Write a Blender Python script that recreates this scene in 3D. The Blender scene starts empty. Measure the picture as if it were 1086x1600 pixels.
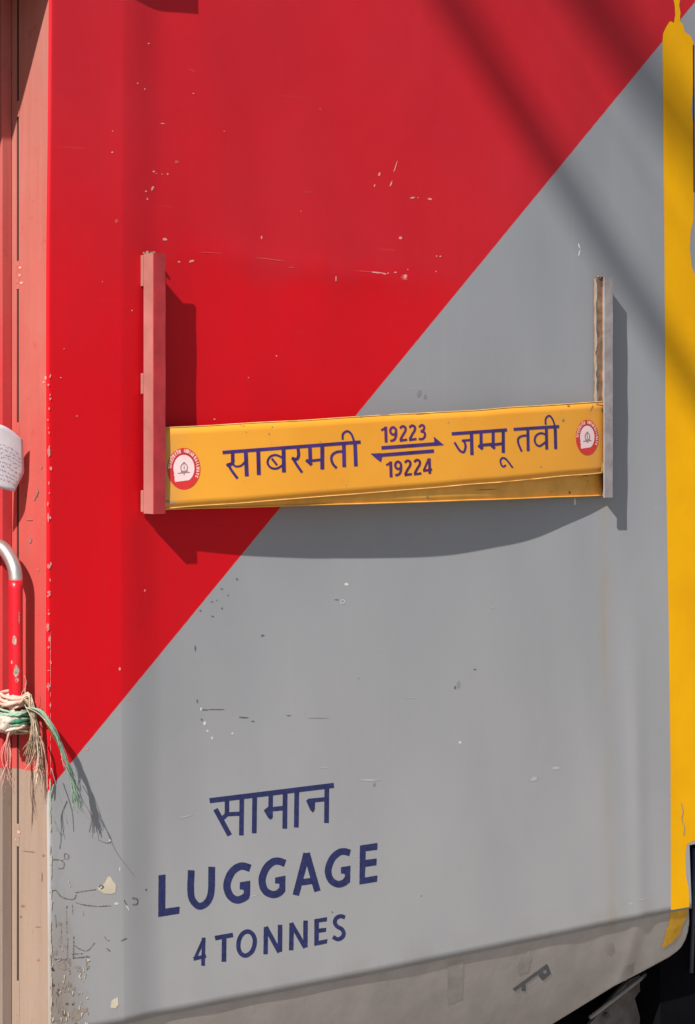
import bpy, bmesh, math, random
import numpy as np
from mathutils import Vector

random.seed(7)
rng = np.random.default_rng(11)
scene = bpy.context.scene
COL = scene.collection

# ------------------------------------------------------------------ camera
FPX = 4050.0            # focal length measured in photograph pixels (1600 high)
CX, HY = 543.0, 635.0   # picture centre column, horizon row
A = math.atan2(CX + 4305 - CX, FPX)             # direction of the coach side against the view axis
FW = np.array([math.cos(A), math.sin(A), 0.0])  # x runs along the coach, y into it, z up
RT = np.array([math.sin(A), -math.cos(A), 0.0])
UP = np.array([0.0, 0.0, 1.0])
ZC = 1.9
P0 = np.array([0.0, 0.0, ZC])
Z0 = 0.36 * FPX / 408.0
CAM = P0 - FW * Z0 - RT * ((222 - CX) / FPX * Z0)

cam_d = bpy.data.cameras.new('camera')
cam = bpy.data.objects.new('camera', cam_d)
COL.objects.link(cam)
cam.location = CAM
cam.rotation_euler = Vector(FW).to_track_quat('-Z', 'Y').to_euler()
cam_d.sensor_width = 36.0
cam_d.lens = FPX / 1600.0 * 36.0
cam_d.shift_y = -(800 - HY) / 1600.0
cam_d.clip_start = 0.05
cam_d.clip_end = 500
scene.camera = cam

# ------------------------------------------------------------------ light
SUNV = np.array([-2.55, -1.0, 2.2]); SUNV = SUNV / np.linalg.norm(SUNV)   # towards the sun
el = math.asin(SUNV[2]); az = math.atan2(SUNV[0], SUNV[1])
w = bpy.data.worlds.new("World"); scene.world = w; w.use_nodes = True
wn = w.node_tree; bg = wn.nodes['Background']
sky = wn.nodes.new('ShaderNodeTexSky'); sky.sky_type = 'NISHITA'; sky.sun_disc = False
sky.sun_elevation = el; sky.sun_rotation = az; sky.dust_density = 1.2; sky.air_density = 1.0
wn.links.new(sky.outputs[0], bg.inputs[0]); bg.inputs[1].default_value = 0.063
sd = bpy.data.lights.new('sun', 'SUN'); sd.energy = 4.7; sd.angle = math.radians(0.5); sd.color = (1.0, 0.965, 0.925)
so = bpy.data.objects.new('sun', sd); COL.objects.link(so)
so.rotation_euler = Vector(SUNV).to_track_quat('Z', 'Y').to_euler(); so.location = (-6, -4, 8)
scene.view_settings.view_transform = 'Standard'
scene.view_settings.look = 'None'
scene.view_settings.exposure = 0.55
scene.view_settings.gamma = 1.0
scene.view_settings.use_curve_mapping = False
scene.render.engine = 'CYCLES'

# ------------------------------------------------------------------ measuring
def rays(px, py):
    px = np.atleast_1d(np.asarray(px, float)); py = np.atleast_1d(np.asarray(py, float))
    return FW[None] + RT[None] * ((px - CX) / FPX)[:, None] + UP[None] * (-(py - HY) / FPX)[:, None]

def on_y(px, py, f, off=0.0):
    """points of the surface y = f(x, z) seen at px, py; off metres proud of it"""
    d = rays(px, py)
    y = np.zeros(len(d))
    for _ in range(8):
        s = (y - CAM[1]) / d[:, 1]
        P = CAM[None] + d * s[:, None]
        y = f(P[:, 0], P[:, 2]) if callable(f) else np.full(len(d), float(f))
    P = CAM[None] + d * ((y - CAM[1]) / d[:, 1])[:, None]
    if off: P[:, 1] -= off
    return P

def on_x(px, py, x, off=0.0):
    d = rays(px, py)
    P = CAM[None] + d * ((x - CAM[0]) / d[:, 0])[:, None]
    P[:, 0] -= off
    return P

def at(px, py, y=0.0):
    return on_y(px, py, y)[0]

XC = at(77, 635)[0]             # corner of the door recess
X190 = at(190, 635)[0]
XR = at(1100, 635)[0]
XRIP = at(988, 635)[0]
ZB = float(np.mean([at(350, 1565)[2], at(1040, 1423)[2]]))   # lower edge of side panel
ZT = ZC + 0.9

def sst(a, b, v):
    t = np.clip((v - a) / (b - a), 0, 1); return t * t * (3 - 2 * t)

def wall_f(x, z):
    low = np.clip((ZC - z) / 0.85, 0, 2)
    y = -0.017 * low ** 2 * (.30 + .70 * sst(0, .55, x - XC))
    cz = z - (ZC + 0.225 - 0.07 * x)          # crease across the sheet
    y = y - 0.006 * np.clip(z - ZC + .05, 0, 2) - 0.008 * np.where(cz > 0, cz, 0) * sst(0, .02, cz)
    t = x - X190
    y = y + 0.0060 * sst(-.006, .075, t) * (1 - sst(.09, .75, t))
    d = ZC - z
    y = y + 0.0026 * sst(0, .17, t) * (1 - sst(.17, .8, t)) * sst(.08, .30, d) * (1 - sst(.36, .75, d))
    y = y + np.clip(X190 - x, 0, 1) * 0.030 * sst(0, 0.004, X190 - x)
    y = y - 0.0009 * np.sin(x * 17 + 1.0 + 2.0 * z) * np.sin(z * 11 + 0.5)
    y = y - 0.0003 * np.sin(x * 37 + z * 9 + 2 * np.sin(x * 6))
    y = y - 0.0016 * np.exp(-((x - XRIP) / 0.022) ** 2) * sst(0.25, 0.6, ZC - z)
    y = y - 0.0013 * np.exp(-((z - (ZC + 0.225) + 0.07 * x) / 0.016) ** 2) * sst(0.02, 0.2, x) * (1 - sst(0.35, 0.62, x))
    return y

# ------------------------------------------------------------------ helpers
def tag(o, label=None, cat=None, group=None, kind=None):
    if label: o['label'] = label
    if cat: o['category'] = cat
    if group: o['group'] = group
    if kind: o['kind'] = kind
    return o

def empty(name, loc=(0, 0, 0)):
    o = bpy.data.objects.new(name, None); COL.objects.link(o); o.location = loc
    o.empty_display_size = 0.05
    return o

def link_mesh(name, verts, faces, mat, parent=None, smooth=False):
    me = bpy.data.meshes.new(name)
    me.from_pydata([tuple(map(float, v)) for v in verts], [], faces)
    me.validate(); me.update()
    if smooth:
        me.polygons.foreach_set('use_smooth', [True] * len(me.polygons))
    me.materials.append(mat)
    o = bpy.data.objects.new(name, me); COL.objects.link(o)
    if parent:
        o.parent = parent
        if parent.type == 'EMPTY': o.matrix_parent_inverse = parent.matrix_basis.inverted()
    return o

def from_bm(name, bm, mat, parent=None, smooth=False):
    vs = [v.co[:] for v in bm.verts]; bm.verts.index_update()
    fs = [[v.index for v in f.verts] for f in bm.faces]
    o = link_mesh(name, vs, fs, mat, parent, smooth); bm.free(); return o

def box_bm(bm, lo, hi, bev=0.0):
    r = bmesh.ops.create_cube(bm, size=1.0)
    lo = Vector(lo); hi = Vector(hi)
    for v in r['verts']:
        v.co = Vector((lo[i] + (v.co[i] + .5) * (hi[i] - lo[i]) for i in range(3)))
    if bev:
        es = list({e for v in r['verts'] for e in v.link_edges})
        bmesh.ops.bevel(bm, geom=es, offset=bev, segments=2, affect='EDGES', profile=0.5)

def box(name, lo, hi, mat, parent=None, bev=0.0):
    bm = bmesh.new(); box_bm(bm, lo, hi, bev); return from_bm(name, bm, mat, parent)

def catmull(pts, n=8, closed=False):
    P = [np.asarray(p, float) for p in pts]
    if closed: P = [P[-1]] + P + [P[0], P[1]]
    else: P = [2 * P[0] - P[1]] + P + [2 * P[-1] - P[-2]]
    out = []
    for i in range(1, len(P) - 2):
        for k in range(n):
            t = k / n
            out.append(0.5 * ((2 * P[i]) + (-P[i-1] + P[i+1]) * t + (2*P[i-1] - 5*P[i] + 4*P[i+1] - P[i+2]) * t*t
                              + (-P[i-1] + 3*P[i] - 3*P[i+1] + P[i+2]) * t**3))
    out.append(P[-2])
    return out

def tube_into(V, F, pts, r, seg=8):
    pts = [Vector(p) for p in pts]; n = len(pts)
    base = len(V); prev = None
    for i, p in enumerate(pts):
        t = (pts[min(i+1, n-1)] - pts[max(i-1, 0)]).normalized()
        if prev is None:
            a = t.orthogonal().normalized()
        else:
            a = (prev - t * prev.dot(t)).normalized()
        prev = a; b = t.cross(a)
        rr = r[i] if hasattr(r, '__len__') else r
        for k in range(seg):
            th = 2 * math.pi * k / seg
            V.append(p + (a * math.cos(th) + b * math.sin(th)) * rr)
    for i in range(n - 1):
        for k in range(seg):
            k2 = (k + 1) % seg
            F.append([base + i*seg + k, base + i*seg + k2, base + (i+1)*seg + k2, base + (i+1)*seg + k])
    F.append([base + k for k in range(seg)][::-1]); F.append([base + (n-1)*seg + k for k in range(seg)])

def tube(name, pts, r, mat, parent=None, seg=8):
    V, F = [], []; tube_into(V, F, pts, r, seg)
    return link_mesh(name, V, F, mat, parent, True)

# value noise
_T = rng.random((256, 256))
def vn(x, y):
    x = np.asarray(x, float); y = np.asarray(y, float)
    xi = np.floor(x).astype(int); yi = np.floor(y).astype(int)
    fx = x - xi; fy = y - yi
    fx = fx*fx*(3-2*fx); fy = fy*fy*(3-2*fy)
    g = lambda a, b: _T[a & 255, b & 255]
    return (g(xi, yi)*(1-fx) + g(xi+1, yi)*fx)*(1-fy) + (g(xi, yi+1)*(1-fx) + g(xi+1, yi+1)*fx)*fy
def fbm(x, y, o=4):
    s = 0; a = .5
    for i in range(o):
        s = s + a * vn(x * 2**i + 17*i, y * 2**i + 31*i); a *= .5
    return s

# --- signed fields of strokes and polygons, measured in photograph pixels
class Field:
    def __init__(s): s.pr = []
    def stroke(s, pts, w, butt=True, smooth=False, closed=False, base=(0, 0), sc=1.0):
        if smooth: pts = catmull(pts, 8, closed)
        p = np.array([(base[0] + a / sc, base[1] + b / sc) for a, b in pts])
        s.pr.append(('s', p, w / sc / 2, butt and not closed)); return s
    def poly(s, pts, base=(0, 0), sc=1.0, neg=False):
        p = np.array([(base[0] + a / sc, base[1] + b / sc) for a, b in pts])
        s.pr.append(('n' if neg else 'p', p, 0, 0)); return s
    def ell(s, c, rx, ry, neg=False, n=40):
        return s.poly([(c[0] + rx*math.cos(2*math.pi*k/n), c[1] + ry*math.sin(2*math.pi*k/n)) for k in range(n)], neg=neg)
    def bounds(s):
        P = np.concatenate([p[1] for p in s.pr]); r = max([p[2] for p in s.pr]) + 2
        return P.min(0) - r, P.max(0) + r
    @staticmethod
    def _seg(X, Y, a, b):
        d = b - a; L = (d @ d) + 1e-12
        t = np.clip(((X - a[0]) * d[0] + (Y - a[1]) * d[1]) / L, 0, 1)
        return np.hypot(X - a[0] - t*d[0], Y - a[1] - t*d[1])
    def eval(s, X, Y):
        F = np.full(X.shape, 1e3)
        for k, p, r, butt in s.pr:
            if k == 's':
                lo = p.min(0) - r - 3; hi = p.max(0) + r + 3
                m = (X > lo[0]) & (X < hi[0]) & (Y > lo[1]) & (Y < hi[1])
                if not m.any(): continue
                x = X[m]; y = Y[m]; f = np.full(x.shape, 1e3)
                for i in range(len(p) - 1): f = np.minimum(f, s._seg(x, y, p[i], p[i+1]) - r)
                if butt:
                    for q, q2 in ((p[0], p[1]), (p[-1], p[-2])):
                        d = q2 - q; d = d / (np.hypot(*d) + 1e-9)
                        h = -((x - q[0]) * d[0] + (y - q[1]) * d[1])
                        near = np.hypot(x - q[0], y - q[1]) < r * 1.6
                        f = np.where(near, np.maximum(f, h), f)
                F[m] = np.minimum(F[m], f)
            else:
                inside = np.zeros(X.shape, bool); D = np.full(X.shape, 1e3)
                n = len(p)
                for i in range(n):
                    a = p[i]; b = p[(i+1) % n]
                    D = np.minimum(D, s._seg(X, Y, a, b))
                    c = ((a[1] > Y) != (b[1] > Y))
                    with np.errstate(divide='ignore', invalid='ignore'):
                        xx = (b[0] - a[0]) * (Y - a[1]) / (b[1] - a[1] + 1e-12) + a[0]
                    inside ^= c & (X < xx)
                f = np.where(inside, -D, D)
                F = np.minimum(F, f) if k == 'p' else np.maximum(F, -f)
        return F

def march(F, X, Y):
    """filled region F<0 on a regular grid -> verts (2d), faces"""
    ny, nx = F.shape; V = []; Fc = []; key = {}
    def vert(k, x, y):
        if k not in key: key[k] = len(V); V.append((x, y))
        return key[k]
    neg = F < 0
    anyc = neg[:-1, :-1] | neg[1:, :-1] | neg[:-1, 1:] | neg[1:, 1:]
    for j, i in zip(*np.nonzero(anyc)):
        c = [(j, i), (j, i+1), (j+1, i+1), (j+1, i)]
        poly = []
        for a in range(4):
            p = c[a]; q = c[(a+1) % 4]; fp = F[p]; fq = F[q]
            if fp < 0: poly.append(vert((p,), X[p], Y[p]))
            if (fp < 0) != (fq < 0):
                t = fp / (fp - fq); t = min(max(t, .001), .999)
                poly.append(vert((min(p, q), max(p, q)), X[p] + (X[q]-X[p])*t, Y[p] + (Y[q]-Y[p])*t))
        if len(poly) >= 3: Fc.append(poly)
    return V, Fc

def field_grid(lo, hi, cell):
    xs = np.arange(lo[0], hi[0] + cell, cell); ys = np.arange(lo[1], hi[1] + cell, cell)
    return np.meshgrid(xs, ys)

def mark(name, fld, place, mat, parent, cell=0.5, off=0.0003, func=None, rough=0.0):
    """paint of the outlined shape lying on a surface; place(px, py, off) -> world points"""
    lo, hi = fld.bounds()
    X, Y = field_grid(lo, hi, cell)
    F = fld.eval(X, Y)
    if rough: F = F + (fbm(X * 0.7, Y * 0.7, 3) - .45) * rough
    if func is not None: F = func(F, X, Y)
    V, Fc = march(F, X, Y)
    if not V: return None
    V = np.array(V)
    P = place(V[:, 0], V[:, 1], off)
    return link_mesh(name, P, [f[::-1] for f in Fc], mat, parent)

wall = lambda px, py, off: on_y(px, py, wall_f, off)
jambp = lambda px, py, off: on_x(px, py, XC, off)

def blobs(name, items, place, mat, parent, off=0.00035):
    """little irregular flakes: (px, py, width, height, angle)"""
    V2, F = [], []
    for (x, y, a, b, ang) in items:
        n = max(7, min(22, int(3 + 2.5 * max(a, b)))); i0 = len(V2)
        ca, sa = math.cos(math.radians(ang)), math.sin(math.radians(ang))
        for k in range(n):
            th = 2 * math.pi * k / n
            q = random.uniform(.55, 1.0)
            u = a / 2 * q * math.cos(th); v = b / 2 * q * math.sin(th)
            V2.append((x + u * ca - v * sa, y + u * sa + v * ca))
        F.append([i0 + k for k in range(n)][::-1])
    V2 = np.array(V2)
    return link_mesh(name, place(V2[:, 0], V2[:, 1], off), F, mat, parent)

# ------------------------------------------------------------------ materials
def srgb(r, g, b, k=1.0):
    f = lambda c: (c/255/12.92 if c/255 <= .04045 else ((c/255 + .055)/1.055)**2.4) * k
    return (f(r), f(g), f(b), 1)

class M:
    def __init__(s, name, rough=.5, metal=0, spec=.35):
        s.m = bpy.data.materials.new(name); s.m.use_nodes = True
        s.nt = s.m.node_tree; s.b = s.nt.nodes['Principled BSDF']
        s.b.inputs['Roughness'].default_value = rough; s.b.inputs['Metallic'].default_value = metal
        s.b.inputs['Specular IOR Level'].default_value = spec
        s.tc = s.n('ShaderNodeTexCoord').outputs['Object']
    def n(s, t, **k):
        nd = s.nt.nodes.new(t)
        for a, v in k.items(): setattr(nd, a, v)
        return nd
    def l(s, a, b): s.nt.links.new(a, b)
    def val(s, sock, v):
        if hasattr(v, 'is_linked') or isinstance(v, bpy.types.NodeSocket): s.l(v, sock)
        else: sock.default_value = v
    def noise(s, scale, detail=4, rough=.55, stretch=(1, 1, 1), dist=0):
        mp = s.n('ShaderNodeMapping'); s.l(s.tc, mp.inputs[0]); mp.inputs['Scale'].default_value = stretch
        nz = s.n('ShaderNodeTexNoise'); s.l(mp.outputs[0], nz.inputs['Vector'])
        nz.inputs['Scale'].default_value = scale; nz.inputs['Detail'].default_value = detail
        nz.inputs['Roughness'].default_value = rough; nz.inputs['Distortion'].default_value = dist
        return nz.outputs['Fac']
    def ramp(s, v, a, b, x=0.0, y=1.0):
        r = s.n('ShaderNodeMapRange'); s.l(v, r.inputs[0])
        r.inputs[1].default_value = a; r.inputs[2].default_value = b
        r.inputs[3].default_value = x; r.inputs[4].default_value = y
        return r.outputs[0]
    def math(s, op, a, b=0.0):
        m = s.n('ShaderNodeMath', operation=op); s.val(m.inputs[0], a); s.val(m.inputs[1], b); return m.outputs[0]
    def mix(s, f, a, b, mode='MIX'):
        m = s.n('ShaderNodeMix', data_type='RGBA', blend_type=mode)
        s.val(m.inputs[0], f); s.val(m.inputs[6], a); s.val(m.inputs[7], b); return m.outputs[2]
    def xyz(s):
        x = s.n('ShaderNodeSeparateXYZ'); s.l(s.tc, x.inputs[0]); return x.outputs
    def color(s, c): s.val(s.b.inputs['Base Color'], c)
    def bump(s, h, strength=.2, dist=.001):
        b = s.n('ShaderNodeBump'); s.val(b.inputs['Height'], h)
        b.inputs['Strength'].default_value = strength; b.inputs['Distance'].default_value = dist
        s.l(b.outputs[0], s.b.inputs['Normal'])

def simple(name, c, rough=.5, metal=0, spec=.35, var=.12, scale=40, bump=.15, dark=None):
    q = M(name, rough, metal, spec)
    d = dark or tuple(v * (1 - 2.2*var) for v in c[:3]) + (1,)
    l = tuple(min(1, v * (1 + var)) for v in c[:3]) + (1,)
    f = q.ramp(q.noise(scale, 5, .6), .3, .7)
    q.color(q.mix(f, d, l))
    if bump: q.bump(q.noise(scale * 6, 3), bump, .0006)
    return q.m

RED = (0.635, 0.0042, 0.0105, 1)
RED_DUST = (0.50, 0.055, 0.05, 1)
GREY = (0.278, 0.288, 0.310, 1)

def side_paint():
    q = M('side panel paint', .42, 0, .12)
    x, y, z = q.xyz()
    a = at(121, 1180); b = at(1035, 65)
    xo = q.math('SUBTRACT', x, q.math('MULTIPLY', y, .93))   # edge sheared along the camera's view so it looks straight across the ripples
    # red lies on the upper left side of the slanted colour edge
    dx, dz = b[0] - a[0], b[2] - a[2]; L = math.hypot(dx, dz)
    sgn = q.math('SUBTRACT', q.math('MULTIPLY', q.math('SUBTRACT', z, a[2]), dx / L),
                 q.math('MULTIPLY', q.math('SUBTRACT', xo, a[0]), dz / L))
    wob = q.ramp(q.noise(90, 3), 0, 1, -.0006, .0006)
    mask = q.ramp(q.math('ADD', sgn, wob), -.0007, .0007)
    big = q.noise(3.2, 4, .55); fine = q.noise(60, 5, .7); streak = q.noise(26, 4, .6, (1, 1, .06)); 
    film = q.math('ADD', q.math('MULTIPLY', q.ramp(big, .35, .7), .5), q.math('MULTIPLY', q.ramp(streak, .4, .75), .35))
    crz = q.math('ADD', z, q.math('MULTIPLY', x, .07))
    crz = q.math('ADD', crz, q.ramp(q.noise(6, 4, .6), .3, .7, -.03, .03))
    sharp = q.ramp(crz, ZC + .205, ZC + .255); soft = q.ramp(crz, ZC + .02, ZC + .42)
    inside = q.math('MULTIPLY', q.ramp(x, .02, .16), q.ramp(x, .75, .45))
    up = q.math('ADD', q.math('MULTIPLY', inside, q.math('MULTIPLY', sharp, .75)), q.math('MULTIPLY', q.math('SUBTRACT', 1.0, q.math('MULTIPLY', inside, .75)), soft))   # duller upper red; dimmer light above the crease partly put into the colour
    film_r = q.math('ADD', q.math('MULTIPLY', film, .010), 0.0)
    red = q.mix(film_r, RED, (0.42, .16, .15, 1))
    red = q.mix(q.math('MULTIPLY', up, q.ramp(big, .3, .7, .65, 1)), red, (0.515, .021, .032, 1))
    red = q.mix(q.ramp(fine, .62, .8, 0, .10), red, (.36, .02, .02, 1))
    grey = q.mix(q.math('MULTIPLY', film, .22), GREY, (.385, .365, .355, 1))
    sill_light = q.ramp(z, ZC + .25, ZB + .1, 0, .75)    # stronger light towards the sill, painted as a lighter grey
    grey = q.mix(sill_light, grey, (.355, .342, .335, 1))
    grey = q.mix(q.ramp(fine, .60, .8, 0, .16), grey, (.24, .23, .225, 1))
    # rust run below the right bracket
    xs = at(944, 900)[0]
    d = q.math('ABSOLUTE', q.math('SUBTRACT', q.math('ADD', x, q.ramp(q.noise(7, 2), 0, 1, -.004, .004)), xs))
    run = q.math('MULTIPLY', q.ramp(d, .019, .0), q.ramp(z, ZC - .14, ZC - .12, 1, 1))
    run = q.math('MULTIPLY', run, q.ramp(z, ZC - .13, ZC - .16))
    run = q.math('MULTIPLY', run, q.ramp(q.noise(13, 5, .65, (1, 1, .4)), .35, .65, .05, .6))
    grey = q.mix(run, grey, (.33, .27, .18, 1))
    # grime under the lower hem at the right end
    gr = q.math('MULTIPLY', q.ramp(z, ZB + .05, ZB), q.ramp(q.noise(14, 4), .45, .7))
    grey = q.mix(q.math('MULTIPLY', gr, .4), grey, (.27, .22, .17, 1))
    blot = q.ramp(q.noise(7.5, 5, .62, (1, 1, .7), .6), .36, .66)
    drip = q.ramp(q.noise(55, 4, .6, (1, 1, .035)), .50, .78)
    hair = q.math('MULTIPLY', q.ramp(q.noise(30, 2, .5, (.16, 1, 5.0), .4), .70, .73), q.ramp(q.noise(9, 3), .5, .62))
    red = q.mix(q.math('MULTIPLY', blot, .28), red, (.43, .010, .018, 1))
    red = q.mix(q.math('MULTIPLY', drip, .14), red, (.40, .018, .024, 1))
    red = q.mix(q.math('MULTIPLY', hair, .22), red, (.62, .10, .10, 1))
    grey = q.mix(q.math('MULTIPLY', blot, .16), grey, (.245, .25, .262, 1))
    grey = q.mix(q.math('MULTIPLY', drip, .16), grey, (.36, .345, .33, 1))
    grey = q.mix(q.math('MULTIPLY', hair, .25), grey, (.40, .40, .40, 1))
    # grime rubbed into the low corner beside the door
    gx = q.ramp(q.math('ADD', x, q.ramp(q.noise(22, 5, .65), .3, .7, -.018, .018)), XC + .062, XC + .022)
    gz = q.ramp(z, ZC - .64, ZC - .80)
    grey = q.mix(q.math('MULTIPLY', q.math('MULTIPLY', gx, gz), .75), grey, (.27, .215, .175, 1))
    gz2 = q.ramp(z, ZC - .50, ZC - .80, 0, .5)
    grey = q.mix(q.math('MULTIPLY', q.ramp(q.noise(40, 5, .7, (1, 1, .3)), .52, .68), q.math('MULTIPLY', gx, gz2)), grey, (.17, .13, .105, 1))
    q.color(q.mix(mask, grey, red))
    q.val(q.b.inputs['Roughness'], q.ramp(film, 0, .8, .36, .55))
    q.bump(q.math('ADD', q.math('MULTIPLY', q.noise(420, 2), .35), q.math('MULTIPLY', q.noise(22, 3), 1.2)), .10, .0012)
    return q.m

def jamb_paint(name, red_c, low_c, dust_c):
    q = M(name, .5, 0, .3)
    x, y, z = q.xyz()
    zz = at(50, 1213)[2]
    edge = q.ramp(q.math('ADD', z, q.ramp(q.noise(60, 2), 0, 1, -.003, .003)), zz - .0008, zz + .0008)
    st = q.ramp(q.noise(30, 4, .6, (1, 1, .08)), .35, .7)
    bl = q.ramp(q.noise(9, 4, .6), .4, .68)
    up = q.ramp(z, ZC - .05, ZC + .5, 0, .55)
    fine = q.ramp(q.noise(110, 4, .6, (1, 1, .05)), .4, .7, 0, .35)
    r = q.mix(q.math('MULTIPLY', q.math('ADD', st, bl), .45), red_c, dust_c)
    r = q.mix(up, r, (.37, .19, .15, 1))
    r = q.mix(q.ramp(z, ZC + .02, ZC - .28, 0, .65), r, (.47, .034, .036, 1))
    r = q.mix(fine, r, tuple(c * .72 for c in dust_c[:3]) + (1,))
    r = q.mix(q.ramp(q.noise(38, 5, .7), .60, .72, 0, .55), r, (.30, .045, .04, 1))
    l = q.mix(st, low_c, tuple(c * .84 for c in low_c[:3]) + (1,))
    l = q.mix(q.ramp(q.noise(24, 5, .65), .58, .72, 0, .5), l, (.30, .19, .12, 1))
    l = q.mix(q.math('MULTIPLY', fine, 1.2), l, (.24, .165, .125, 1))
    l = q.mix(q.ramp(q.noise(70, 6, .7), .60, .70, 0, .6), l, (.19, .12, .085, 1))
    q.color(q.mix(edge, l, r))
    q.bump(q.noise(160, 3), .2, .0008)
    return q.m

MT = {}
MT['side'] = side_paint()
MT['jamb'] = jamb_paint('door jamb paint', (.43, .075, .062, 1), (.315, .225, .170, 1), (.41, .135, .105, 1))
MT['frame'] = jamb_paint('door frame paint', (.48, .022, .028, 1), (.26, .20, .165, 1), (.44, .055, .055, 1))
MT['bracket_side'] = simple('dusty pink bracket paint', (.345, .128, .108, 1), .6, var=.09, scale=18)
MT['bracket_red'] = simple('red bracket paint', (.40, .030, .036, 1), .5, var=.12, scale=30)
MT['bracket_grey'] = simple('grey bracket paint', (.30, .268, .262, 1), .55, var=.13, scale=40)
MT['rust'] = simple('brown rusted steel', (.26, .165, .11, 1), .8, var=.28, scale=60, bump=.5)
MT['dark'] = simple('black underframe shade and seam', (.005, .0045, .006, 1), .9, spec=.04, var=.2, scale=20)  # near black: the shade below the coach is put into the colour
MT['seal'] = simple('black seal', (.018, .012, .012, 1), .7, var=.1)
MT['yellow'] = simple('yellow stripe paint', (.83, .41, .002, 1), .5, spec=.1, var=.03, scale=9, dark=(.77, .36, .002, 1), bump=.12)
MT['yellow_dirty'] = simple('soiled yellow paint', (.74, .385, .02, 1), .6, var=.16, scale=30)
MT['navy'] = simple('navy lettering paint', (.022, .028, .108, 1), .5, var=.2, scale=150, bump=.05)
MT['violet'] = simple('violet lettering ink', (.060, .026, .17, 1), .45, var=.2, scale=30, bump=0)
MT['numviolet'] = simple('violet number ink', (.105, .022, .135, 1), .45, var=.2, scale=30, bump=0)
MT['skirt'] = simple('taupe skirt paint', (.435, .385, .35, 1), .7, var=.07, scale=16, bump=.3)
MT['emblem_red'] = simple('emblem red', (.70, .035, .035, 1), .4, var=.06, bump=0)
MT['emblem_white'] = simple('emblem white', (.90, .66, .64, 1), .4, var=.03, bump=0)
MT['emblem_text'] = simple('emblem pink lettering', (.92, .48, .40, 1), .4, var=.03, bump=0)
MT['emblem_grey'] = simple('emblem grey line', (.36, .22, .24, 1), .4, var=.05, bump=0)
MT['emblem_plum'] = simple('emblem plum ring', (.36, .05, .12, 1), .4, var=.05, bump=0)
MT['chip_pink'] = simple('bare pink primer chip', (.80, .30, .27, 1), .7, var=.06, bump=0)
MT['chip_faint'] = simple('worn pink scuff', (.66, .07, .075, 1), .7, var=.06, bump=0)
MT['chip_white'] = simple('white chip', (.66, .64, .62, 1), .7, var=.05, bump=0)
MT['chip_pale'] = simple('pale scuff', (.42, .415, .41, 1), .7, var=.04, bump=0)
MT['chip_dark'] = simple('dark scuff', (.13, .13, .135, 1), .8, var=.1, bump=0)
MT['chip_mid'] = simple('mid grey scuff', (.25, .245, .245, 1), .8, var=.1, bump=0)
MT['chip_brown'] = simple('brown rust patch', (.20, .145, .115, 1), .85, var=.25, scale=90)
MT['rust_patch'] = simple('weathered brown patch', (.155, .115, .09, 1), .85, var=.35, scale=60)
MT['chip_cream'] = simple('cream filler chip', (.60, .52, .39, 1), .8, var=.07)
MT['scratch'] = simple('greyish scratch', (.215, .19, .175, 1), .85, var=.35, scale=120)
MT['stain'] = simple('brown stain', (.30, .245, .205, 1), .85, var=.1, scale=60)
MT['steel'] = simple('bare steel tube', (.56, .50, .46, 1), .42, metal=.8, var=.12, scale=30, bump=.1)
MT['rail_red'] = simple('glossy red rail paint', (.60, .010, .020, 1), .3, var=.06, spec=.4)
MT['paper'] = simple('off white paper', (.60, .54, .56, 1), .8, var=.06, scale=25)
MT['ink'] = simple('grey pen ink', (.33, .31, .36, 1), .8, bump=0)
MT['cream_cord'] = simple('cream cord', (.62, .47, .34, 1), .8, var=.2, scale=80)
MT['tan_cord'] = simple('tan cord', (.40, .30, .19, 1), .85, var=.25, scale=80)
MT['pink_cord'] = simple('faded pink cord', (.62, .30, .24, 1), .8, var=.15, scale=80)
MT['green_cord'] = simple('pale green cord', (.27, .42, .30, 1), .7, var=.2, scale=60)
MT['green_dark'] = simple('dark green cord', (.03, .19, .08, 1), .6, var=.25, scale=60)
MT['rag'] = simple('pinkish cream rag', (.66, .40, .32, 1), .85, var=.1, scale=40, bump=.6)
MT['ground'] = simple('pale platform concrete', (.27, .245, .215, 1), .9, var=.12, scale=3, bump=.2)
MT['hose'] = simple('dusty brown rubber hose', (.12, .095, .085, 1), .75, var=.2, scale=40)
MT['cable'] = simple('black cable sheath', (.03, .03, .03, 1), .6)

def board_paint():
    q = M('orange board paint', .38, 0, .3)
    base = q.mix(q.ramp(q.noise(5, 4, .5), .35, .7), (.80, .33, .028, 1), (.86, .375, .036, 1))
    base = q.mix(q.ramp(q.noise(30, 5, .65), .62, .78, 0, .35), base, (.52, .25, .06, 1))
    x, y, z = q.xyz()
    xl = at(268, 700, -.02)[0]; xr = at(944, 700, -.02)[0]
    e = q.math('MAXIMUM', q.ramp(x, xl + .035, xl - .01), q.ramp(x, xr - .05, xr))
    base = q.mix(q.math('MULTIPLY', e, q.ramp(q.noise(25, 4), .35, .65, .15, .6)), base, (.50, .27, .12, 1))
    q.color(base)
    q.bump(q.noise(8, 3), .12, .004)
    return q.m
MT['board'] = board_paint()
MT['board_back'] = simple('old amber board paint', (.87, .42, .065, 1), .55, var=.12, scale=14)
MT['hem'] = simple('pale board hem highlight', (.84, .50, .15, 1), .6, var=.2, scale=30)  # highlight along the board hem painted as a pale tone

# ------------------------------------------------------------------ setting
gr = link_mesh('ground', [(-60, -60, 0), (60, -60, 0), (60, 60, 0), (-60, 60, 0)], [[0, 1, 2, 3]], MT['ground'])
tag(gr, kind='structure')

# ------------------------------------------------------------------ the coach
coach = empty('train_coach', (0, 0, 0))
tag(coach, 'red and grey railway luggage coach side with yellow end stripe and navy luggage lettering', 'train coach')

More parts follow.
